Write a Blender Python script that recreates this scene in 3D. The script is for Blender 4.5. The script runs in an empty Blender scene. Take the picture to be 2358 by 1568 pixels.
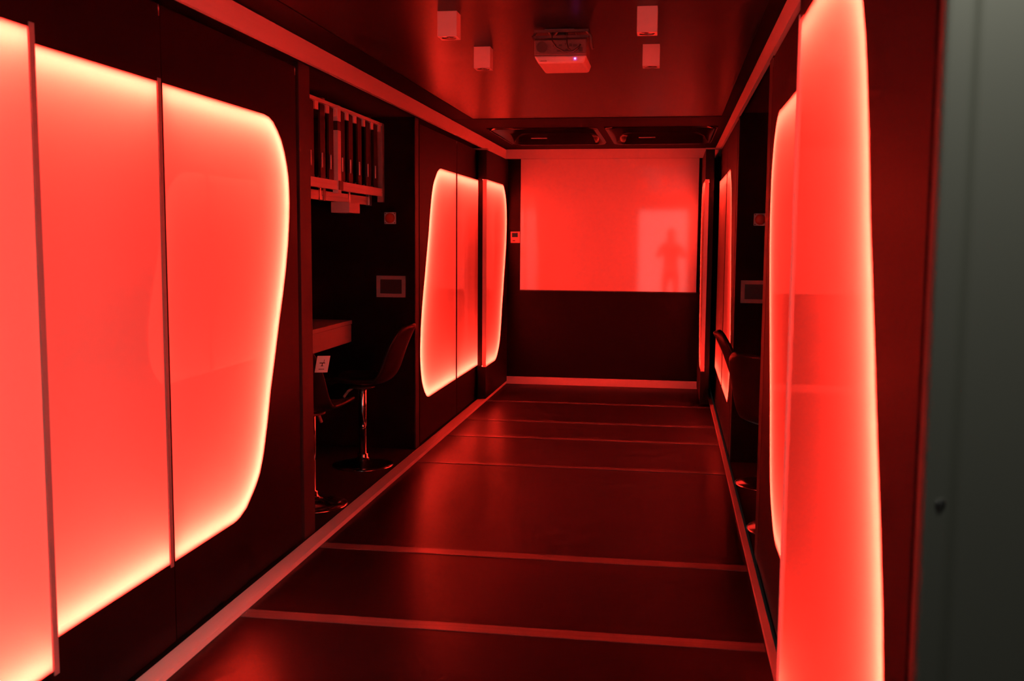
import bpy, bmesh, math, random
from mathutils import Vector, Matrix
S = bpy.context.scene
COL = S.collection
random.seed(4)

# ------------------------------------------------------------------ camera
F_PX, YAW, PITCH, ROLL = 2327.4, .15477, .10078, .00702
fw = Vector((-math.sin(YAW)*math.cos(PITCH), math.cos(YAW)*math.cos(PITCH), -math.sin(PITCH)))
rt = fw.cross(Vector((0, 0, 1))).normalized(); up = rt.cross(fw)
r2 = math.cos(ROLL)*rt + math.sin(ROLL)*up
u2 = -math.sin(ROLL)*rt + math.cos(ROLL)*up
cam = bpy.data.cameras.new('camera')
camo = bpy.data.objects.new('camera', cam); COL.objects.link(camo)
m = Matrix((r2, u2, -fw)).transposed().to_4x4(); m.translation = Vector((0, 0, 1.5))
camo.matrix_world = m
cam.sensor_width = 36; cam.lens = F_PX*36/2358
cam.clip_start = .05; cam.clip_end = 100
cam.dof.use_dof = True; cam.dof.focus_distance = 6.5; cam.dof.aperture_fstop = 4.5
S.camera = camo

# ------------------------------------------------------------------ world, daylight at the entrance, exposure
RED = (1.0, .023, .0125)          # colour of every LED light in the trailer
DAY = (1.0, .98, .84)
w = bpy.data.worlds.new('World'); S.world = w; w.use_nodes = True
bg = w.node_tree.nodes['Background']; bg.inputs[0].default_value = (*DAY, 1); bg.inputs[1].default_value = 1.7
S.view_settings.view_transform = 'Standard'; S.view_settings.look = 'None'
S.view_settings.exposure = 0; S.view_settings.gamma = 1; S.view_settings.use_curve_mapping = False
S.cycles.max_bounces = 10; S.cycles.diffuse_bounces = 5; S.cycles.glossy_bounces = 4
S.cycles.transmission_bounces = 5; S.cycles.sample_clamp_indirect = 12
S.cycles.use_denoising = True; S.cycles.caustics_reflective = True
lp = bpy.data.lights.new('doorway_daylight', 'AREA'); lp.shape = 'RECTANGLE'; lp.size = 1.02; lp.size_y = 2.05
lp.energy = 0; lp.cycles.is_portal = True
lo = bpy.data.objects.new('doorway_daylight', lp); COL.objects.link(lo)
lo.location = (-.17, -.99, 1.05); lo.rotation_euler = (math.radians(-90), 0, 0); lo.rotation_euler = (math.radians(90), 0, 0)

fill_ = bpy.data.lights.new('jamb_fill', 'AREA'); fill_.shape = 'DISK'; fill_.size = .16; fill_.energy = 31.0; fill_.color = (1, .99, .80)  # unseen fill light added to brighten the jamb and nearest panels, no fixture
lo = bpy.data.objects.new('jamb_fill', fill_); COL.objects.link(lo); lo.location = (.46, .97, 2.40)
LED_POWER = 1000.0     # radiance of the LED tape
GLOW = 0.18            # evenly lit part of each light panel

# ------------------------------------------------------------------ materials
def newmat(name):
    mt = bpy.data.materials.new(name); mt.use_nodes = True
    nt = mt.node_tree; nt.nodes.clear()
    out = nt.nodes.new('ShaderNodeOutputMaterial')
    return mt, nt, out
def pbr(name, col, rough=.5, metal=0, spec=.5, noise=0, nscale=(8, 8, 8), bump=0, coat=0, coat_rough=.05, rvar=0):
    mt, nt, out = newmat(name)
    b = nt.nodes.new('ShaderNodeBsdfPrincipled'); nt.links.new(b.outputs[0], out.inputs[0])
    b.inputs['Base Color'].default_value = (*col, 1); b.inputs['Roughness'].default_value = rough
    b.inputs['Metallic'].default_value = metal; b.inputs['Specular IOR Level'].default_value = spec
    b.inputs['Coat Weight'].default_value = coat; b.inputs['Coat Roughness'].default_value = coat_rough
    tc = nt.nodes.new('ShaderNodeTexCoord'); mp = nt.nodes.new('ShaderNodeMapping')
    mp.inputs['Scale'].default_value = nscale
    n = nt.nodes.new('ShaderNodeTexNoise'); n.inputs['Scale'].default_value = 1; n.inputs['Detail'].default_value = 5
    nt.links.new(tc.outputs['Object'], mp.inputs[0]); nt.links.new(mp.outputs[0], n.inputs[0])
    if noise:
        mx = nt.nodes.new('ShaderNodeMix'); mx.data_type = 'RGBA'
        mx.inputs[6].default_value = (*[c*(1-noise) for c in col], 1)
        mx.inputs[7].default_value = (*[min(1, c*(1+noise)) for c in col], 1)
        nt.links.new(n.outputs[0], mx.inputs[0]); nt.links.new(mx.outputs[2], b.inputs['Base Color'])
    if rvar:
        mr = nt.nodes.new('ShaderNodeMapRange'); mr.inputs[3].default_value = rough-rvar; mr.inputs[4].default_value = rough+rvar
        nt.links.new(n.outputs[0], mr.inputs[0]); nt.links.new(mr.outputs[0], b.inputs['Roughness'])
    if bump:
        bp = nt.nodes.new('ShaderNodeBump'); bp.inputs['Strength'].default_value = bump; bp.inputs['Distance'].default_value = .002
        nt.links.new(n.outputs[0], bp.inputs['Height']); nt.links.new(bp.outputs[0], b.inputs['Normal'])
    return mt
def satin(name, col, rough, weight, ior=1.5, noise=0, nscale=(8, 8, 8), bump=0):
    mt, nt, out = newmat(name); N = nt.nodes.new; Lk = nt.links.new
    d = N('ShaderNodeBsdfDiffuse'); g = N('ShaderNodeBsdfGlossy'); g.inputs['Roughness'].default_value = rough
    fr = N('ShaderNodeFresnel'); fr.inputs[0].default_value = ior
    mu = N('ShaderNodeMath'); mu.operation = 'MULTIPLY'; mu.inputs[1].default_value = weight
    mx = N('ShaderNodeMixShader'); tc = N('ShaderNodeTexCoord'); mp = N('ShaderNodeMapping'); mp.inputs['Scale'].default_value = nscale
    n = N('ShaderNodeTexNoise'); n.inputs['Scale'].default_value = 1; n.inputs['Detail'].default_value = 6
    Lk(tc.outputs['Object'], mp.inputs[0]); Lk(mp.outputs[0], n.inputs[0])
    cm = N('ShaderNodeMix'); cm.data_type = 'RGBA'
    cm.inputs[6].default_value = (*[c*(1-noise) for c in col], 1); cm.inputs[7].default_value = (*[c*(1+noise) for c in col], 1)
    Lk(n.outputs[0], cm.inputs[0]); Lk(cm.outputs[2], d.inputs[0])
    if bump:
        bp = N('ShaderNodeBump'); bp.inputs['Strength'].default_value = bump; bp.inputs['Distance'].default_value = .002
        Lk(n.outputs[0], bp.inputs['Height']); Lk(bp.outputs[0], d.inputs['Normal']); Lk(bp.outputs[0], g.inputs['Normal'])
    Lk(fr.outputs[0], mu.inputs[0]); Lk(mu.outputs[0], mx.inputs[0]); Lk(d.outputs[0], mx.inputs[1]); Lk(g.outputs[0], mx.inputs[2])
    Lk(mx.outputs[0], out.inputs[0]); return mt
def emis(name, col, s):
    mt, nt, out = newmat(name); e = nt.nodes.new('ShaderNodeEmission')
    e.inputs[0].default_value = (*col, 1); e.inputs[1].default_value = s; nt.links.new(e.outputs[0], out.inputs[0]); return mt

M = {}
M['board'] = satin('black_laminate', (.0030, .0026, .0028), .38, .22, noise=.4, nscale=(60, 60, 6))
M['board_back'] = satin('black_wood_panel', (.0035, .003, .0032), .5, .18, noise=.9, nscale=(30, 30, 260), bump=.3)
M['niche'] = satin('black_wall_paint', (.0045, .004, .0045), .6, .15, noise=.3)
M['post'] = satin('graphite_post', (.024, .022, .022), .40, .25, noise=.1)
M['alu'] = pbr('brushed_aluminium', (.90, .88, .87), .42, metal=.0, noise=.06, nscale=(60, 2, 60))
M['floor'] = satin('dark_vinyl_floor', (.0045, .004, .004), .30, .36, noise=.8, nscale=(14, 90, 20), bump=.15)
M['bar'] = satin('steel_floor_bar', (.10, .095, .095), .26, .60, ior=1.9, noise=.25, nscale=(4, 60, 10))
M['ceil'] = satin('dark_satin_ceiling', (.003, .0026, .0026), .28, .42, noise=.1)
M['black'] = satin('matt_black', (.002, .002, .002), .6, .05)
M['gloss'] = satin('smoked_acrylic', (.004, .004, .004), .12, .5)
M['sideglass'] = pbr('acrylic_edge', (.50, .48, .48), .3)
M['rubber'] = pbr('grey_rubber_edge', (.22, .20, .20), .55)
M['white'] = pbr('white_enamel', (.72, .70, .69), .45, noise=.03, nscale=(40, 40, 40))
M['screen'] = pbr('glossy_whiteboard', (.80, .78, .76), .35, coat=1, coat_rough=.05, noise=.02, nscale=(5, 5, 5))
M['lbox'] = pbr('light_box_white', (.22, .22, .22), .8)
M['chrome'] = pbr('chrome', (.85, .85, .86), .16, metal=1)
M['shell'] = satin('black_leatherette', (.009, .008, .008), .35, .45, bump=.2, nscale=(90, 90, 90))
M['dark'] = pbr('dark_plastic', (.03, .03, .03), .4)
M['greydoor'] = pbr('grey_steel_jamb', (.022, .0225, .019), .6, noise=.05, nscale=(6, 6, 6))
M['desk'] = pbr('light_grey_laminate', (.50, .48, .46), .5, noise=.05, nscale=(30, 30, 30))
M['redbtn'] = pbr('red_button_plastic', (.55, .09, .03), .35)
M['tag'] = pbr('white_card', (.80, .78, .76), .6)
M['ink'] = pbr('black_ink', (.02, .02, .02), .6)
M['pgrey'] = pbr('projector_grey', (.10, .09, .09), .5, noise=.3, nscale=(90, 90, 90))
M['greyplastic'] = pbr('grey_plastic', (.36, .33, .33), .5, noise=.1, nscale=(50, 50, 50))
M['led'] = emis('led_tape', RED, LED_POWER)
M['bluelamp'] = emis('status_lamp', (.45, .12, 1), 9)
M['skin'] = pbr('skin', (.55, .36, .27), .5)
M['cloth'] = pbr('dark_jacket', (.03, .03, .035), .85)
M['jeans'] = pbr('dark_trousers', (.03, .035, .05), .85)
M['hair'] = pbr('dark_hair', (.03, .02, .015), .6)

def diffuser():
    mt, nt, out = newmat('opal_glass')
    N = nt.nodes.new; Lk = nt.links.new
    tr = N('ShaderNodeBsdfTranslucent'); tr.inputs[0].default_value = (.62, .60, .58, 1)
    df = N('ShaderNodeBsdfDiffuse'); df.inputs[0].default_value = (.38, .38, .38, 1)
    em = N('ShaderNodeEmission'); em.inputs[0].default_value = (*RED, 1); em.inputs[1].default_value = GLOW
    gl = N('ShaderNodeBsdfGlossy'); gl.inputs['Roughness'].default_value = .02
    fr = N('ShaderNodeFresnel'); fr.inputs[0].default_value = 1.5
    a1 = N('ShaderNodeAddShader'); a2 = N('ShaderNodeAddShader'); mx = N('ShaderNodeMixShader')
    Lk(tr.outputs[0], a1.inputs[0]); Lk(df.outputs[0], a1.inputs[1])
    Lk(a1.outputs[0], a2.inputs[0]); Lk(em.outputs[0], a2.inputs[1])
    Lk(fr.outputs[0], mx.inputs[0]); Lk(a2.outputs[0], mx.inputs[1]); Lk(gl.outputs[0], mx.inputs[2])
    Lk(mx.outputs[0], out.inputs[0]); return mt
M['opal'] = diffuser()

# ------------------------------------------------------------------ helpers
class MB:
    def __init__(s): s.v = []; s.f = []
    def add(s, vs, fs):
        n = len(s.v); s.v += [tuple(p) for p in vs]; s.f += [tuple(i+n for i in f) for f in fs]; return s
    def quad(s, a, b, c, d): return s.add([a, b, c, d], [(0, 1, 2, 3)])
    def box(s, x0, x1, y0, y1, z0, z1):
        x0, x1 = sorted((x0, x1)); y0, y1 = sorted((y0, y1)); z0, z1 = sorted((z0, z1))
        vs = [(x, y, z) for x in (x0, x1) for y in (y0, y1) for z in (z0, z1)]
        return s.add(vs, [(0, 1, 3, 2), (4, 6, 7, 5), (0, 4, 5, 1), (2, 3, 7, 6), (0, 2, 6, 4), (1, 5, 7, 3)])
    def lathe(s, prof, c=(0, 0, 0), n=32):
        vs = []; fs = []
        for r, z in prof:
            for i in range(n):
                a = 2*math.pi*i/n; vs.append((c[0]+r*math.cos(a), c[1]+r*math.sin(a), c[2]+z))
        for k in range(len(prof)-1):
            for i in range(n):
                j = (i+1) % n; fs.append((k*n+i, k*n+j, (k+1)*n+j, (k+1)*n+i))
        fs.append(tuple(range(n-1, -1, -1))); fs.append(tuple((len(prof)-1)*n+i for i in range(n)))
        return s.add(vs, fs)
    def tube(s, pts, r, n=8):
        pts = [Vector(p) for p in pts]; vs = []; fs = []
        for k, p in enumerate(pts):
            d = (pts[min(k+1, len(pts)-1)] - pts[max(k-1, 0)]).normalized()
            a = d.cross(Vector((0, 0, 1)))
            if a.length < 1e-3: a = d.cross(Vector((1, 0, 0)))
            a.normalize(); b = d.cross(a)
            for i in range(n):
                t = 2*math.pi*i/n; vs.append(p + a*r*math.cos(t) + b*r*math.sin(t))
        for k in range(len(pts)-1):
            for i in range(n):
                j = (i+1) % n; fs.append((k*n+i, k*n+j, (k+1)*n+j, (k+1)*n+i))
        fs.append(tuple(range(n))); fs.append(tuple((len(pts)-1)*n+i for i in range(n)))
        return s.add(vs, fs)
    def build(s, name, mat, parent=None, bevel=0, smooth=False, local=False, facing=None):
        off = Vector((0, 0, 0))
        if parent is not None and not local:
            p = parent
            while p is not None: off += p.location; p = p.parent
        me = bpy.data.meshes.new(name)
        me.from_pydata([tuple(Vector(v)-off) for v in s.v], [], s.f); me.update()
        bm = bmesh.new(); bm.from_mesh(me); 
        if facing is None:
            bmesh.ops.remove_doubles(bm, verts=bm.verts, dist=1e-5); bmesh.ops.recalc_face_normals(bm, faces=bm.faces)
        else:
            bm.normal_update()
            fl = [f for f in bm.faces if f.normal.dot(Vector(facing)) < 0]
            if fl: bmesh.ops.reverse_faces(bm, faces=fl)
        bm.to_mesh(me); bm.free()
        o = bpy.data.objects.new(name, me); COL.objects.link(o)
        me.materials.append(M[mat] if isinstance(mat, str) else mat)
        if smooth:
            for p in me.polygons: p.use_smooth = True
        if bevel:
            b = o.modifiers.new('bevel', 'BEVEL'); b.width = bevel; b.segments = 2; b.limit_method = 'ANGLE'
        if parent is not None: o.parent = parent
        return o
def thing(name, label, cat, loc=(0, 0, 0), rz=0, group=None):
    o = bpy.data.objects.new(name, None); COL.objects.link(o); o.empty_display_size = .1
    o.location = loc; o.rotation_euler = (0, 0, rz); tag(o, label, cat, group); return o
def tag(o, label, cat, group=None):
    o['label'] = label; o['category'] = cat
    if group: o['group'] = group
    return o
def struct(name, mb, mat, label=None, bevel=0):
    o = mb.build(name, mat, bevel=bevel); o['kind'] = 'structure'
    if label: o['label'] = label
    return o
def copy_tree(o, parent=None):
    c = o.copy(); COL.objects.link(c); c.parent = parent
    for ch in list(o.children): copy_tree(ch, c)
    return c

# ------------------------------------------------------------------ the shell
YB = 10.45; ZC = 2.414; ZF = -.025; ZL = 2.315
XFL, XFR = -1.703, .416           # inner faces of the ceiling fascias
NY0, NY1 = 4.87, 6.95              # niches
YE = -1.0; YG = 1.245             # doorway wall behind the camera, room's open front
FL = MB(); FL.box(-1.686, .387, YG, YB+.15, ZF-.1, ZF)
struct('floor', FL, 'floor')
MB().box(-3.0, -1.76, YG, YB+.15, -.12, -.012).build('floor', 'niche')['kind'] = 'structure'
MB().box(.43, 1.7, YG, YB+.15, -.12, -.012).build('floor', 'niche')['kind'] = 'structure'
struct('trim_1', MB().box(-1.76, -1.686, YG, YB+.02, -.12, 0), 'alu')
struct('trim_2', MB().box(.387, .414, YG+.04, YB+.02, -.12, 0), 'alu')
for i, y in enumerate((1.86, 2.79, 3.725, 4.655, 6.60, 7.55, 8.25, 9.25)):
    wd = .078 if y < 6 else .06
    b = MB().box(-1.680, .381, y, y+wd, ZF-.01, ZF+.003)
    struct('trim_%d' % (i+3), b, 'bar')
# ceiling with two hatch openings
HX = ((-1.545, -.625), (-.565, .355)); HY = (8.40, 9.85)
C = MB()
C.box(-1.72, .43, YG, HY[0]-.62, ZC, ZC+.1)
struct('ceiling', C, 'ceil')
C = MB()
C.box(-1.72, .43, HY[0]-.62, HY[0], ZC-.004, ZC+.1); C.box(-1.72, .43, HY[1], YB+.05, ZC-.004, ZC+.1)
for a, b in ((-1.72, HX[0][0]), (HX[0][1], HX[1][0]), (HX[1][1], .43)): C.box(a, b, HY[0], HY[1], ZC-.004, ZC+.1)
struct('ceiling', C, 'black')
for x0, x1 in ((XFL, -1.53), (.35, XFR)):
    struct('ceiling', MB().box(x0, x1, YG, HY[0]-.62, ZC-.003, ZC+.01), 'black')  # black strips added to hide the fascia's reflection along the ceiling edges
# side cover over the sliding tracks and the niches
struct('ceiling', MB().box(-3.0, XFL-.02, YG, YB+.05, 2.335, ZC+.1), 'niche')
struct('ceiling', MB().box(XFR+.02, 1.7, YG, YB+.05, 2.335, ZC+.1), 'niche')
struct('trim_10', MB().box(XFL-.02, XFL, YG, YB, ZL, ZC), 'alu')
struct('trim_11', MB().box(XFR, XFR+.02, YG+.05, YB, ZL, ZC), 'alu')
struct('trim_12', MB().box(XFL, XFR, YB-.02, YB+.02, ZL, ZC), 'white')
# back wall
Wb = MB().box(-1.95, .62, YB, YB+.1, -.12, ZC+.1)
struct('wall_back', Wb, 'board_back')
struct('baseboard_back', MB().box(-1.70, .30, YB-.018, YB+.01, ZF, .052), 'alu')
# side walls: leaf tracks' rear wall and the two niches
WL = MB()
WL.box(-2.0, -1.90, YE-.1, NY0, -.12, 2.34); WL.box(-2.0, -1.90, NY1+.1, YB+.1, -.12, 2.34)
WL.box(-3.0, -1.90, NY0-.1, NY0, -.12, 2.34); WL.box(-3.0, -1.785, NY1, NY1+.1, -.12, 2.34)
WL.box(-3.1, -2.9, NY0-.1, NY1+.1, -.12, 2.34)
struct('wall_left', WL, 'niche')
WR = MB()
WR.box(.55, .65, YG, NY0, -.12, 2.34); WR.box(.55, .65, NY1+.1, YB+.1, -.12, 2.34)
WR.box(.55, 1.7, NY0-.1, NY0, -.12, 2.34); WR.box(.437, 1.7, NY1, NY1+.1, -.12, 2.34)
WR.box(1.6, 1.75, NY0-.1, NY1+.1, -.12, 2.34)
struct('wall_right', WR, 'niche')
# vestibule in front of the room: doorway wall behind the camera, side walls, floor
WF = MB(); WF.box(-2.0, -.69, YE-.1, YE, -.12, ZC+.1); WF.box(.33, 1.7, YE-.1, YE, -.12, ZC+.1); WF.box(-.69, .33, YE-.1, YE, 2.12, ZC+.1)
struct('wall_front', WF, 'niche')
struct('wall_right', MB().box(1.6, 1.7, YE, YG+.3, -.12, ZC+.1), 'niche')
struct('ceiling', MB().box(-2.0, 1.7, YE-.1, YG, ZC+.02, ZC+.1), 'niche')
struct('floor', MB().box(-2.0, 1.7, YE-.6, YG, -.12, ZF-.005), 'niche')
# niche posts (graphite)
n = 13
for x0, x1 in ((-1.86, -1.778), (.43, .51)):
    for y0, y1 in ((4.715, 4.868), (6.952, 7.055)):
        if y0 > 6: x0, x1 = (-1.785, -1.778) if x0 < 0 else (.43, .437)
        struct('trim_%d' % n, MB().box(x0, x1, y0, y1, -.012, 2.335), 'post', bevel=.003); n += 1
# grey steel entrance jamb at the right, facing out of the room
J = MB()
pr_ = [(.302, 1.271), (.302, 1.260), (.308, 1.252), (.336, 1.252), (.346, 1.260), (1.60, 1.260), (1.60, 1.271)]
J.add([(x, y, -.02) for x, y in pr_]+[(x, y, 2.41) for x, y in pr_],
      [(k, (k+1) % 7, (k+1) % 7+7, k+7) for k in range(7)]+[tuple(range(7)), tuple(range(7, 14))])
jo = J.build('entrance_jamb', 'greydoor', bevel=.006)
tag(jo, 'grey steel entrance jamb at the right edge, out of focus', 'door frame')
sc_ = MB().lathe([(.006, 0), (.006, .002), (.003, .0035)], n=14)
so = sc_.build('screw', 'chrome', local=True); so.parent = jo; so.location = (.326, 1.253, 1.187); so.rotation_euler = (math.radians(90), 0, 0)

# ------------------------------------------------------------------ light panels
ZT0, ZT1 = .304, 2.036
RP = [(.304, -.69), (.306, -.66), (.313, -.62), (.335, -.555), (.369, -.504), (.41, -.447), (.452, -.405), (.51, -.370), (.576, -.341), (.68, -.303), (.802, -.266), (.95, -.208),
      (1.11, -.149), (1.23, -.100), (1.348, -.058), (1.47, -.025), (1.592, -.005), (1.66, 0), (1.714, -.002), (1.78, -.010), (1.833, -.028), (1.89, -.055), (1.938, -.088),
      (1.98, -.135), (2.015, -.188), (2.030, -.235), (2.036, -.29)]
def interp(P, z):
    if z <= P[0][0]: return P[0][1]
    for (a, b), (c, d) in zip(P, P[1:]):
        if z <= c: return b+(d-b)*(z-a)/(c-a)
    return P[-1][1]
LP = [(ZT0+ZT1-z, -v) for z, v in reversed(RP)]
ZS = sorted(set([z for z, _ in RP]+[z for z, _ in LP]))
def light_panel(x0, s, y0, y1, wl, wr, label, group, seam=(), wrap=None, latch=True, mg=.012):
    """x0 front plane, s=-1 left wall/+1 right wall, y0..y1 the leaf, wl/wr the whole window's reach along the room"""
    P = lambda d, y, z: (x0+s*d, y, z)
    t = thing('light_panel', label, 'light panel', (x0+s*.04, (y0+y1)/2, 0), 0, group)
    zb, zt = .004, 2.302; TH = .078; BD = .070; zs = ZS
    cl = max(y0+.004, -99); cr = y1-.004
    A = []; B = []; ca = []; cb = []
    for z in zs:
        a = wl+interp(LP, z); b = wr+interp(RP, z)
        ca.append(a < y0+mg); cb.append(b > y1-mg)
        A.append(max(a, y0+mg)); B.append(min(b, y1-mg))
    bd = MB()
    for k in range(len(zs)-1):
        bd.quad(P(0, y0, zs[k]), P(0, A[k], zs[k]), P(0, A[k+1], zs[k+1]), P(0, y0, zs[k+1]))
        bd.quad(P(0, B[k], zs[k]), P(0, y1, zs[k]), P(0, y1, zs[k+1]), P(0, B[k+1], zs[k+1]))
        for Q in (A, B): bd.quad(P(0, Q[k], zs[k]), P(.004, Q[k], zs[k]), P(.004, Q[k+1], zs[k+1]), P(0, Q[k+1], zs[k+1]))
    K = len(zs)-1
    bd.quad(P(0, y0, zb), P(0, y1, zb), P(0, B[0], zs[0]), P(0, A[0], zs[0])).add([P(0, y0, zb), P(0, A[0], zs[0]), P(0, y0, zs[0])], [(0, 1, 2)])
    bd.add([P(0, y1, zb), P(0, y1, zs[0]), P(0, B[0], zs[0])], [(0, 1, 2)])
    bd.quad(P(0, y0, zt), P(0, y1, zt), P(0, B[K], zs[K]), P(0, A[K], zs[K])).add([P(0, y0, zt), P(0, A[K], zs[K]), P(0, y0, zs[K])], [(0, 1, 2)])
    bd.add([P(0, y1, zt), P(0, y1, zs[K]), P(0, B[K], zs[K])], [(0, 1, 2)])
    bd.quad(P(.0, y0, zt), P(.0, y1, zt), P(TH, y1, zt), P(TH, y0, zt)); bd.quad(P(0, y0, zb), P(0, y1, zb), P(TH, y1, zb), P(TH, y0, zb))
    bd.quad(P(TH, y0, zb), P(TH, y1, zb), P(TH, y1, zt), P(TH, y0, zt))
    for yy, isw in ((y0, wrap == 'near'), (y1, wrap == 'far')):
        if isw:
            bd.quad(P(0, yy, zb), P(TH, yy, zb), P(TH, yy, ZT0), P(0, yy, ZT0)); bd.quad(P(0, yy, ZT1), P(TH, yy, ZT1), P(TH, yy, zt), P(0, yy, zt))
            bd.quad(P(.034, yy, ZT0), P(TH, yy, ZT0), P(TH, yy, ZT1), P(.034, yy, ZT1))
        else: bd.quad(P(0, yy, zb), P(TH, yy, zb), P(TH, yy, zt), P(0, yy, zt))
    bo = bd.build('board', 'board', t)
    # opal front
    g = MB()
    for k in range(K): g.quad(P(.003, A[k], zs[k]), P(.003, B[k], zs[k]), P(.003, B[k+1], zs[k+1]), P(.003, A[k+1], zs[k+1]))
    g.build('opal_window', 'opal', t, facing=(-s, 0, 0))
    if wrap:
        yy = y0+.001 if wrap == 'near' else y1-.001
        MB().quad(P(.0, yy, ZT0), P(.034, yy, ZT0), P(.034, yy, ZT1), P(.0, yy, ZT1)).build('side_window', 'sideglass', t, facing=(0, -1, 0))
    # light box behind: back and rim
    split = all(ca) and all(cb); leds = (MB(), MB()); lb = MB(); h0, h1 = .036, .050
    for k in range(K):
        lb.quad(P(BD, A[k], zs[k]), P(BD, B[k], zs[k]), P(BD, B[k+1], zs[k+1]), P(BD, A[k+1], zs[k+1]))
        for Q, cc, sg in ((A, ca, 1), (B, cb, -1)):
            if not (wrap and cc[k] and ((wrap == 'near' and sg == 1) or (wrap == 'far' and sg == -1))):
                lb.quad(P(.006, Q[k], zs[k]), P(BD, Q[k], zs[k]), P(BD, Q[k+1], zs[k+1]), P(.006, Q[k+1], zs[k+1]))
            if not (cc[k] and cc[k+1]):
                e = .0015*sg
                leds[0].quad(P(h0, Q[k]+e, zs[k]), P(h1, Q[k]+e, zs[k]), P(h1, Q[k+1]+e, zs[k+1]), P(h0, Q[k+1]+e, zs[k+1]))
    for k, zz, e in ((0, zs[0], .0015), (K, zs[K], -.0015)):
        led = leds[0] if k == 0 or not split else leds[1]
        lb.quad(P(.006, A[k], zz), P(BD, A[k], zz), P(BD, B[k], zz), P(.006, B[k], zz))
        led.quad(P(h0, A[k], zz+e), P(h1, A[k], zz+e), P(h1, B[k], zz+e), P(h0, B[k], zz+e))
    lb.build('light_box', 'lbox', t)
    for q in leds:
        if q.f: q.build('led_tape', 'led', t)
    for yy in seam:
        MB().box(x0-s*.003, x0+s*.01, yy-(.011 if s < 0 else .003), yy+(.011 if s < 0 else .003), ZT0-.012, ZT1+.012).build('edge_profile', 'rubber' if s < 0 else 'white', t)
    if latch:
        MB().box(x0-s*.002, x0+s*.01, y1-.012, y1-.004, 2.262, 2.300).build('latch', 'chrome', bo)
    return t
LW = (1.29, 4.593); LF = (7.10, 10.53); LFS = 10.39
GN = None
XR, XN, XF = -1.781, -1.652, -1.682
light_panel(XN, -1, 1.27, 2.472, LW[0], LW[1]+.3, 'nearest glowing red panel on the left wall, cropped by the picture edge', GN, seam=(2.461,))
light_panel(XR, -1, 2.09, 3.385, LW[0], LW[1], 'glowing red panel behind the nearest left one, window cut at both sides', GN, seam=(3.368,))
light_panel(XR, -1, 3.391, 4.680, LW[0], LW[1], 'large glowing red panel left of the dark niche with stools, rounded right end', GN, mg=.003)
light_panel(XR, -1, 7.085, 8.360, LF[0], LF[1], 'left wall glowing panel just beyond the niche with the slatted rack, rounded left end', GN)
light_panel(XR, -1, 8.372, 9.640, LF[0], LF[1], 'left wall glowing panel between the black column edge and the panel beyond the niche', GN)
light_panel(XF, -1, 9.20, 10.44, LF[0], LFS, 'farthest left glowing panel, beside the thermostat and whiteboard', GN, wrap='near', latch=False)
R0, R1 = .43, .30
RW = (1.36, 4.668); RF = (7.28, 10.5)
light_panel(R1, 1, 1.272, 2.62, RW[0], RW[1]+.3, 'tall glowing red panel at right, nearest the grey jamb', GN, seam=(2.617,), mg=.003)
light_panel(R0, 1, 2.09, 3.385, RW[0], RW[1], 'right wall panel mostly hidden behind the nearest right glowing panel', GN)
light_panel(R0, 1, 3.391, 4.700, RW[0], RW[1], 'right wall glowing panel in front of the right niche, rounded left end', GN, mg=.003)
light_panel(R0, 1, 7.085, 8.360, RF[0], RF[1], 'right wall glowing panel just beyond the right niche, partly behind a stool back', GN)
light_panel(R0, 1, 8.372, 9.640, RF[0], RF[1], 'right wall glowing sliver between black column and the panel beyond the niche', GN)
light_panel(.29, 1, 9.30, 10.44, RF[0], 10.36, 'farthest right glowing panel, a thin strip beside the whiteboard', GN, wrap='near', latch=False)
cp = MB().box(-1.80, -1.676, 9.19, 9.26, 2.3025, 2.314).build('guide_cap', 'greyplastic')
tag(cp, 'small grey guide cap on top of the left black column', 'cap')
cp = MB().box(.285, .425, 9.29, 9.36, 2.3025, 2.314).build('guide_cap', 'greyplastic')
tag(cp, 'small grey guide cap on top of the right black column', 'cap')

# ------------------------------------------------------------------ back wall fittings
wb = thing('whiteboard', 'large glossy white wall board glowing red at the end of the room', 'whiteboard', (-.64, YB, .967))
MB().box(-1.548, .262, YB-.014, YB-.001, .967, 2.313).build('board_surface', 'screen', wb, bevel=.001)
MB().box(-1.552, .266, YB-.012, YB-.001, .957, .967).build('lower_edge', 'dark', wb)
th = thing('thermostat', 'small white wall thermostat with dark display left of the whiteboard', 'thermostat', (-1.606, YB, 1.46))
thh = MB().box(-1.650, -1.552, YB-.022, YB, 1.452, 1.570).build('housing', 'greyplastic', th, bevel=.003)
MB().box(-1.634, -1.575, YB-.024, YB-.021, 1.512, 1.556).build('display', 'gloss', thh)
MB().box(-1.628, -1.600, YB-.026, YB-.021, 1.470, 1.480).build('button', 'dark', thh)

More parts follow.
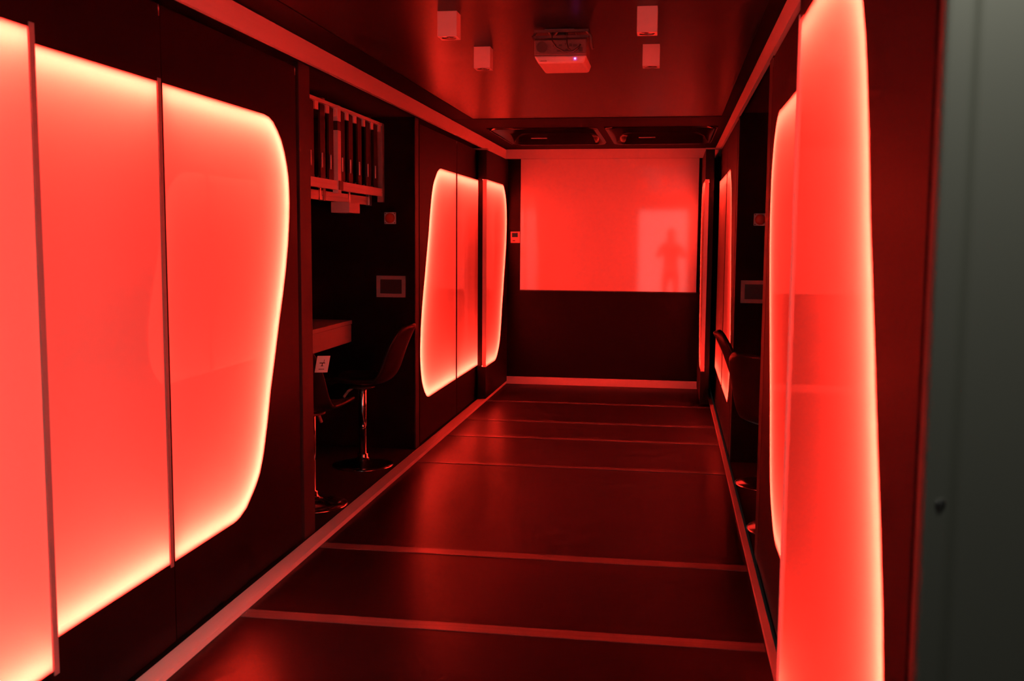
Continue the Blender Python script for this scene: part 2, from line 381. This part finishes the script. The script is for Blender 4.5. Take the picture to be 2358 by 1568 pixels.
# ------------------------------------------------------------------ roof hatches
def rrect(x0, x1, y0, y1, r, n=6):
    out = []
    for cx, cy, a0 in ((x1-r, y1-r, 0), (x0+r, y1-r, 90), (x0+r, y0+r, 180), (x1-r, y0+r, 270)):
        for k in range(n+1):
            a = math.radians(a0+90*k/n); out.append((cx+r*math.cos(a), cy+r*math.sin(a)))
    return out
for i, (a, b) in enumerate(HX):
    t = thing('roof_hatch', ('left' if i == 0 else 'right')+' dark rounded roof hatch in the ceiling before the whiteboard', 'roof hatch', ((a+b)/2, (HY[0]+HY[1])/2, ZC))
    z0 = ZC-.012
    loops = [(rrect(a, b, HY[0], HY[1], .13), ZC-.005), (rrect(a+.012, b-.012, HY[0]+.012, HY[1]-.012, .12), z0-.006), (rrect(a+.035, b-.035, HY[0]+.035, HY[1]-.035, .11), z0), (rrect(a+.05, b-.05, HY[0]+.05, HY[1]-.05, .10), ZC+.05), (rrect(a+.10, b-.10, HY[0]+.12, HY[1]-.10, .10), ZC+.085)]
    mb = MB(); n_ = len(loops[0][0]); vs = [(x, y, z) for L_, z in loops for x, y in L_]
    mb.add(vs, [(k*n_+q, k*n_+(q+1) % n_, (k+1)*n_+(q+1) % n_, (k+1)*n_+q) for k in range(4) for q in range(n_)])
    mb.build('hatch_frame', 'gloss', t, smooth=True)
    mb = MB(); mb.add([(x, y, ZC+.085) for x, y in loops[4][0]], [tuple(range(n_))]); mb.build('smoked_pane', 'gloss', t)
    MB().quad((a, HY[0], ZC+.1), (b, HY[0], ZC+.1), (b, HY[1], ZC+.1), (a, HY[1], ZC+.1)).build('outer_lid', 'black', t)
    xc = (a+b)/2-.13
    MB().box(xc-.075, xc+.075, 9.305, 9.32, ZC-.006, ZC+.002).build('handle', 'greyplastic', t, bevel=.004)

# ------------------------------------------------------------------ ceiling spots
def spot(x, y, label, first=[None]):
    if first[0] is None:
        t = thing('ceiling_spotlight', label, 'spotlight', (x, y, ZC), 0, 'square ceiling spotlights')
        W_ = .0795; h = .0995
        b = MB(); q = W_/2
        rim = [(-q, -q), (q, -q), (q, q), (-q, q)]
        n_ = 24; circ = [(.033*math.cos(math.radians(225+360*k/n_)), .033*math.sin(math.radians(225+360*k/n_))) for k in range(n_)]
        vs = [(px, py, 0) for px, py in rim]+[(px, py, -h) for px, py in rim]+[(px, py, -h) for px, py in circ]+[(px*.7, py*.7, -h+.03) for px, py in circ]
        fs = [(0, 1, 5, 4), (1, 2, 6, 5), (2, 3, 7, 6), (3, 0, 4, 7), (0, 3, 2, 1)]
        m_ = n_//4
        for s_ in range(4):
            for k in range(m_): fs.append((4+s_, 8+(s_*m_+k) % n_, 8+(s_*m_+k+1) % n_))
            fs.append((4+s_, 8+((s_+1)*m_) % n_, 4+(s_+1) % 4))
        b.add(vs, fs); b.build('housing', 'white', t, local=True)
        r = MB(); r.lathe([(.033, -h+.001), (.026, -h+.03), (.02, -h+.045)], n=24); r.build('reflector', 'chrome', t, local=True, smooth=True)
        MB().lathe([(.019, -h+.040), (.012, -h+.030)], n=20).build('bulb', 'greyplastic', t, local=True)
        first[0] = t
    else:
        t = copy_tree(first[0]); t.location = (x, y, ZC); t['label'] = label
    return t
spot(-.918, 4.155, 'white square ceiling spotlight, nearer of the two left of the projector')
spot(-.918, 4.925, 'white square ceiling spotlight, farther of the two left of the projector')
spot(-.113, 4.165, 'white square ceiling spotlight, nearer of the two right of the projector')
spot(-.113, 4.955, 'white square ceiling spotlight, farther of the two right of the projector')

# ------------------------------------------------------------------ projector
pj = thing('projector', 'white projector hanging upside down from the ceiling between the spotlights', 'projector', (-.50, 4.62, ZC))
z1_, z0_ = 2.372, 2.268
b = MB()
yf, yr = 4.80, 4.525
b.add([(-.617, yr, 2.302), (-.384, yr, 2.302), (-.384, yr, z1_), (-.617, yr, z1_), (-.612, yf, 2.300), (-.392, yf, 2.300), (-.392, yf, z1_), (-.612, yf, z1_)],
      [(0, 1, 2, 3), (4, 7, 6, 5), (0, 3, 7, 4), (1, 5, 6, 2), (3, 2, 6, 7), (0, 4, 5, 1)])
pb = b.build('body', 'pgrey', pj, bevel=.006)
b = MB()
b.add([(-.617, yr, 2.302), (-.384, yr, 2.302), (-.384, yf+.01, 2.302), (-.617, yf+.01, 2.302),
       (-.598, yr+.004, 2.268), (-.396, yr+.004, 2.268), (-.396, yf, 2.268), (-.598, yf, 2.268)],
      [(0, 1, 5, 4), (1, 2, 6, 5), (2, 3, 7, 6), (3, 0, 4, 7), (4, 5, 6, 7), (0, 3, 2, 1)])
pl = b.build('lid', 'white', pj, bevel=.008)
MB().box(-.588, -.560, yr-.001, yr+.003, 2.276, 2.281).build('badge', 'greyplastic', pl)
v = MB().lathe([(.024, 0), (.024, .003), (.019, .003), (.019, .001)], n=24)
vo = v.build('fan_grille', 'dark', pb, local=True); vo.location = (-.582+.50, yr-.003-4.62, 2.338-ZC); vo.rotation_euler = (math.radians(90), 0, 0)
for i, (x, z, wx, hz) in enumerate([(-.525, 2.345, .016, .008), (-.50, 2.345, .014, .008), (-.475, 2.35, .012, .006), (-.455, 2.345, .012, .012), (-.435, 2.343, .018, .010), (-.41, 2.325, .016, .02), (-.505, 2.32, .02, .007), (-.47, 2.325, .015, .007), (-.44, 2.317, .012, .006)]):
    MB().box(x-wx/2, x+wx/2, yr-.003, yr+.002, z-hz/2, z+hz/2).build('socket', 'dark', pb)
lamp = MB().lathe([(.0035, 0), (.0035, .002)], n=12).build('status_lamp', 'bluelamp', pl, local=True)
lamp.location = (-.435+.50, yr+.001-4.62, 2.287-ZC); lamp.rotation_euler = (math.radians(90), 0, 0)
MB().box(-.57, -.44, 4.52, 4.66, ZC-.008, ZC).build('mount_plate', 'greyplastic', pj)
b = MB(); b.box(-.525, -.485, 4.56, 4.60, 2.366, ZC-.006); b.box(-.615, -.375, 4.50, 4.52, 2.396, 2.408); b.box(-.615, -.375, 4.50, 4.53, 2.372, 2.382)
b.tube([(-.605, 4.51, 2.40), (-.622, 4.51, 2.38), (-.612, 4.52, 2.366)], .007); b.tube([(-.385, 4.51, 2.40), (-.366, 4.51, 2.38), (-.362, 4.52, 2.34), (-.355, 4.52, 2.325)], .006)
b.tube([(-.55, 4.51, 2.405), (-.535, 4.51, 2.375)], .008); b.tube([(-.51, 4.51, 2.405), (-.53, 4.51, 2.375)], .008)
b.build('mount_arm', 'dark', pj)
for pts in ([(-.535, 4.505, 2.40), (-.533, 4.50, 2.36), (-.515, 4.495, 2.33), (-.48, 4.495, 2.312), (-.44, 4.495, 2.313), (-.415, 4.505, 2.335), (-.412, 4.52, 2.345)],
            [(-.468, 4.505, 2.40), (-.470, 4.50, 2.35), (-.462, 4.495, 2.325), (-.45, 4.495, 2.314), (-.43, 4.50, 2.318), (-.42, 4.52, 2.33)]):
    MB().tube(pts, .0035).build('cable', 'dark', pj, smooth=True)
ln = MB().lathe([(.03, 0), (.03, .02), (.024, .026), (.022, .02)], n=24).build('lens', 'gloss', pb, local=True)
ln.location = (-.45+.5, yf+.002-4.62, 2.335-ZC); ln.rotation_euler = (math.radians(-90), 0, 0)

# ------------------------------------------------------------------ niche fittings
def niche_set(xb, xf, side, lb, lf):
    t = thing('call_button', lb, 'button', (xb, NY1, 1.60))
    pt_ = MB().box(xb-.042, xb+.042, NY1-.012, NY1, 1.594, 1.676).build('plate', 'white', t, bevel=.003)
    d = MB().lathe([(.035, 0), (.035, .006), (.030, .012), (0.02, .015)], n=28).build('push_button', 'redbtn', t, local=True, smooth=True)
    d.location = (0, -.012, .035); d.rotation_euler = (math.radians(90), 0, 0)
    for dx in (-.034, .034):
        for dz in (-.033, .033):
            s_ = MB().lathe([(.004, 0), (.004, .002)], n=8).build('screw', 'dark', pt_, local=True)
            s_.location = (dx, -.012, .035+dz); s_.rotation_euler = (math.radians(90), 0, 0)
    t = thing('wall_frame', lf, 'wall plate', (xf, NY1, 1.08))
    x0, x1, z0, z1, e = xf-.105, xf+.105, 1.078, 1.230, .026
    b = MB(); b.box(x0, x1, NY1-.014, NY1, z0, z0+e); b.box(x0, x1, NY1-.014, NY1, z1-e, z1)
    b.box(x0, x0+e, NY1-.014, NY1, z0+e, z1-e); b.box(x1-e, x1, NY1-.014, NY1, z0+e, z1-e); b.build('frame', 'greyplastic', t)
    MB().box(x0+e, x1-e, NY1-.006, NY1, z0+e, z1-e).build('inset', 'dark', t)
niche_set(-1.957, -1.953, -1, 'square plate with round red button on the wall of the left niche', 'grey rectangular frame below the button in the left niche')
niche_set(.582, .574, 1, 'square plate with round red button in the right niche, half hidden', 'grey rectangular frame in the right niche, half hidden by the post')
dk = thing('desk', 'light grey desk top with deep front apron in the left niche, below the rack', 'desk', (-2.5, 6.0, 0))
MB().box(-2.895, -2.222, 4.88, 6.88, .888, .916).build('desktop', 'desk', dk, bevel=.002)
MB().box(-2.245, -2.226, 4.88, 6.875, .762, .885).build('apron', 'desk', dk, bevel=.001)
for y in (4.90, 6.83):
    MB().box(-2.85, -2.80, y, y+.04, -.012, .888).build('leg', 'dark', dk)
# slatted rack
rk = thing('display_rack', 'aluminium framed rack of dark vertical slats hanging in the left niche', 'rack', (-2.06, 6.2, 1.74))
X0, X1 = -2.0, -2.12
Y0r, Y1r = 5.02, 6.94
b = MB(); b.box(X0-.02, X0, Y0r, Y1r, 2.268, 2.288); b.build('top_rail', 'alu', rk)
b = MB(); b.box(X0-.025, X0, Y0r, Y1r-.02, 1.812, 1.838); b.box(X0-.025, X0, Y0r, Y1r-.02, 1.784, 1.808); b.box(X0-.025, X0-.004, Y0r, Y1r-.02, 1.806, 1.814); b.build('lower_rail', 'alu', rk)
b = MB(); b.box(X1, X1+.025, Y0r, Y1r-.02, 1.754, 1.780); b.box(X1, X1+.025, Y0r, Y1r-.02, 1.724, 1.750); b.box(X1, X1+.02, Y0r, Y1r-.02, 1.748, 1.756); b.build('rear_rail', 'alu', rk)
b = MB(); b.box(X0-.03, X0+.004, 5.935, 5.995, 1.765, 2.14); b.box(X0-.03, X0+.004, 5.935, 5.995, 2.195, 2.288); b.build('centre_post', 'alu', rk)
MB().box(X0-.03, X0+.002, 5.938, 5.992, 2.14, 2.195).build('joint_plate', 'dark', rk)
MB().box(X0-.03, X0+.008, 5.945, 6.02, 1.785, 1.84).build('joint_plate', 'dark', rk)
for y in (5.94, Y1r-.04):
    MB().box(X1, X1+.03, y, y+.04, 1.72, 2.334).build('hanger', 'greyplastic', rk)
    MB().box(X1, X0-.02, y, y+.03, 2.262, 2.292).build('arm', 'greyplastic', rk)
MB().box(X0-.035, X0+.004, Y1r-.045, Y1r-.002, 1.745, 2.285).build('end_post', 'greyplastic', rk)
slats = [5.10, 5.29, 5.477, 5.665, 5.815, 6.03, 6.19, 6.375, 6.56, 6.735]
for i, y in enumerate(slats):
    s_ = MB().box(X0-.022, X0-.010, y, y+.082, 1.84, 2.262).build('slat', 'post', rk)
    MB().box(X0-.008, X0-.002, y+.012, y+.022, 1.90, 1.985).build('slat_clip', 'alu', s_)
    MB().box(X0-.018, X0-.004, y+.090, y+.145, 2.222, 2.268).build('bracket', 'alu', rk)
    MB().box(X0-.06, X0-.03, y+.088, y+.14, 1.838, 1.856).build('foot_clip', 'greyplastic', rk)
for y in (5.63, 6.17, 6.60):
    MB().box(X0-.012, X0-.001, y, y+.012, 1.715, 1.782).build('hanging_pin', 'chrome', rk)
MB().box(X1-.02, X1+.10, 6.22, 6.44, 1.655, 1.722).build('junction_box', 'white', rk)

# ------------------------------------------------------------------ stools
def build_stool(label, loc, rz):
    """front of the seat towards local -y, back at +y"""
    t = thing('bar_stool', label, 'stool', loc, rz, 'swivel stools in the niches')
    MB().lathe([(.205, 0), (.205, .004), (.198, .010), (.14, .020), (.07, .034), (.045, .046), (.036, .060), (.036, .075), (.034, .078)], n=56).build('base', 'chrome', t, local=True, smooth=True)
    MB().lathe([(.036, .066), (.036, .078), (.024, .082), (.0235, .27)], n=32).build('lower_column', 'chrome', t, local=True, smooth=True)
    MB().lathe([(.026, .262), (.0285, .264), (.0285, .516), (.026, .518)], n=32).build('upper_column', 'chrome', t, local=True, smooth=True)
    MB().lathe([(.04, .512), (.085, .522), (.085, .534)], n=28).build('seat_plate', 'dark', t, local=True, smooth=True)
    MB().tube([(0, -.035, .528), (0, -.065, .518), (0, -.098, .495), (0, -.122, .462), (0, -.128, .452)], .010).build('lever', 'greyplastic', t, local=True, smooth=True)
    # moulded shell: profile along the seat and up the back
    prof = [(-.205, .545, .165), (-.19, .562, .19), (-.12, .572, .212), (-.03, .566, .222), (.06, .560, .224), (.13, .565, .222), (.185, .590, .218), (.22, .635, .212), (.245, .70, .208), (.268, .77, .203), (.295, .84, .195), (.325, .90, .175), (.345, .935, .145), (.353, .948, .10)]
    nx = 12; vs = []; fs = []
    for k, (y, z, wdt) in enumerate(prof):
        cur = .035 if k < 6 else .05
        for i in range(nx+1):
            u = -1+2*i/nx
            if k < 6: vs.append((wdt*u, y, z+cur*abs(u)**2.6))
            else: vs.append((wdt*u, y-cur*abs(u)**2.2, z))
    for k in range(len(prof)-1):
        for i in range(nx): a = k*(nx+1)+i; fs.append((a, a+1, a+nx+2, a+nx+1))
    sh = MB(); sh.add(vs, fs); o = sh.build('seat_shell', 'shell', t, local=True, smooth=True)
    sm = o.modifiers.new('thick', 'SOLIDIFY'); sm.thickness = .028; sm.offset = 0
    sb = o.modifiers.new('sub', 'SUBSURF'); sb.levels = 1; sb.render_levels = 2
    return t
st = build_stool('black shell stool facing the desk in the left niche, farther of the two there', (-2.0, 6.40, -.012), math.radians(-90))
def more(label, loc, rz):
    c = copy_tree(st); c.location = loc; c.rotation_euler = (0, 0, rz); c['label'] = label; return c
more('black shell stool in the left niche with a white tag, half hidden behind the post', (-1.985, 5.38, -.012), math.radians(172))
more('black shell stool in the right niche whose back leans in front of the glowing panel', (.63, 6.34, -.012), math.radians(90))
more('nearer black shell stool in the right niche, its broad back towards the camera', (.63, 5.33, -.012), math.radians(135))
tg = thing('hang_tag', 'small white paper tag on the back of the nearer left stool', 'tag', (-1.885, 5.18, .80))
TY = 5.05
MB().add([(-1.838, TY, .790), (-1.7755, TY+.02, .790), (-1.7585, TY+.02, .878), (-1.821, TY, .878),
          (-1.838, TY+.003, .790), (-1.7755, TY+.023, .790), (-1.7585, TY+.023, .878), (-1.821, TY+.003, .878)],
         [(0, 1, 2, 3), (7, 6, 5, 4), (0, 4, 5, 1), (1, 5, 6, 2), (2, 6, 7, 3), (3, 7, 4, 0)]).build('card', 'tag', tg)
def tq(u0, u1, v0, v1, mb):
    def pt(u, v): return (-1.838+.017*v+u*.0625, TY+.02*u-.0006, .790+.088*v)
    mb.quad(pt(u0, v0), pt(u1, v0), pt(u1, v1), pt(u0, v1))
g = MB()
tq(.26, .70, .545, .60, g); tq(.58, .62, .60, .78, g); tq(.46, .53, .42, .545, g); tq(.40, .60, .38, .42, g)
g.build('stool_drawing', 'ink', tg)
g = MB()
for k in range(6): tq(.28+k*.075, .335+k*.075, .17, .225, g)
g.build('printed_line', 'ink', tg)

# ------------------------------------------------------------------ photographer, seen only as a reflection in the whiteboard
def skinned(name, chains, mat, parent, root=0, sub=1):
    """chains: lists of (x, y, z, r); the first point of a chain may repeat an earlier point to branch from it"""
    me = bpy.data.meshes.new(name); vs = []; ed = []; rad = []; idx = {}
    for ch in chains:
        prev = None
        for x, y, z, r in ch:
            k = (round(x, 4), round(y, 4), round(z, 4))
            if k not in idx: idx[k] = len(vs); vs.append((x, y, z)); rad.append(r)
            if prev is not None and prev != idx[k]: ed.append((prev, idx[k]))
            prev = idx[k]
    me.from_pydata(vs, ed, []); me.update()
    o = bpy.data.objects.new(name, me); COL.objects.link(o)
    sm = o.modifiers.new('skin', 'SKIN'); sm.use_smooth_shade = True
    if not me.skin_vertices: 
        bm = bmesh.new(); bm.from_mesh(me); bm.verts.layers.skin.verify(); bm.to_mesh(me); bm.free()
    for i, sv in enumerate(me.skin_vertices[0].data):
        r = rad[i]; sv.radius = r if isinstance(r, tuple) else (r, r); sv.use_root = (i == root)
    if sub: q = o.modifiers.new('sub', 'SUBSURF'); q.levels = sub; q.render_levels = sub
    me.materials.append(M[mat]); o.parent = parent; return o
pp = thing('person', 'person in dark clothes raising a camera, only a blurred reflection in the whiteboard', 'person', (0, -.33, -.03))
def both(f):
    return [f(-1), f(1)]
pel = (0, 0, .93, (.15, .10)); che = (0, .0, 1.28, (.155, .105)); nek = (0, .03, 1.46, (.052, .055))
hd = [(0, 0, 1.40, (.07, .06)), nek, (0, .07, 1.53, (.070, .082)), (0, .08, 1.60, (.080, .098)), (0, .075, 1.67, (.070, .085)), (0, .07, 1.71, (.035, .045))]
body = [[pel, (0, 0, 1.08, (.125, .09)), che, hd[0]]+hd[1:]]
body += both(lambda s: [pel, (s*.095, 0, .86, .085), (s*.11, .03, .50, .056), (s*.11, .0, .12, .038), (s*.115, .0, .06, .034), (s*.13, .13, .035, .028)])
body += both(lambda s: [che, (s*.17, 0, 1.39, .052), (s*.27, .10, 1.16, .040), (s*.13, .22, 1.40, .029), (s*.105, .245, 1.46, (.034, .018))])
for k, dz in enumerate((.0, .018, .036, .053)):
    L_ = (.035, .040, .038, .030)[k]
    body += both(lambda s: [(s*.105, .245, 1.46, (.034, .018)), (s*.088, .272, 1.475+dz, .0088), (s*(.088-L_*.6), .290, 1.48+dz, .0082), (s*(.088-L_*1.3), .285, 1.48+dz, .0072)])
body += both(lambda s: [(s*.105, .245, 1.46, (.034, .018)), (s*.085, .215, 1.475, .010), (s*.055, .205, 1.488, .009)])
skinned('body', body, 'skin', pp)
skinned('jacket', [[(0, 0, .86, (.175, .125)), (0, 0, 1.08, (.155, .115)), (0, 0, 1.28, (.175, .125)), (0, 0, 1.42, (.09, .075))]]+both(lambda s: [(0, 0, 1.28, (.175, .125)), (s*.175, 0, 1.39, .068), (s*.272, .10, 1.155, .055), (s*.14, .215, 1.385, .040)]), 'cloth', pp)
skinned('trousers', [[(0, 0, .96, (.155, .11)), (0, 0, .90, (.16, .115))]]+both(lambda s: [(0, 0, .90, (.16, .115)), (s*.098, 0, .80, .098), (s*.112, .03, .50, .070), (s*.112, .0, .09, .056)]), 'jeans', pp, root=0)
for s_ in (-1, 1):
    skinned('shoe', [[(s_*.112, -.04, .045, .042), (s_*.12, .06, .042, .044), (s_*.132, .15, .036, .036)]], 'dark', pp)
hm = MB(); hm.lathe([(.02, .115), (.06, .108), (.088, .07), (.096, .02), (.094, -.03), (.08, -.06)], n=20)
ho = hm.build('hair', 'hair', pp, local=True, smooth=True); ho.location = (0, .055, 1.635); ho.rotation_euler = (math.radians(14), 0, 0)
cm_ = thing('photo_camera', 'black camera held to the face of the reflected person', 'camera', (0, -.08, 1.50))
MB().box(-.066, .066, -.105, -.055, 1.455, 1.535).build('camera_body', 'dark', cm_, bevel=.006)
MB().box(-.025, .025, -.10, -.058, 1.535, 1.562).build('viewfinder', 'dark', cm_, bevel=.006)
lz = MB().lathe([(.033, 0), (.034, .026), (.030, .028), (.027, .020)], n=24).build('camera_lens', 'gloss', cm_, local=True)
lz.location = (0, .024, -.005); lz.rotation_euler = (math.radians(-90), 0, 0)
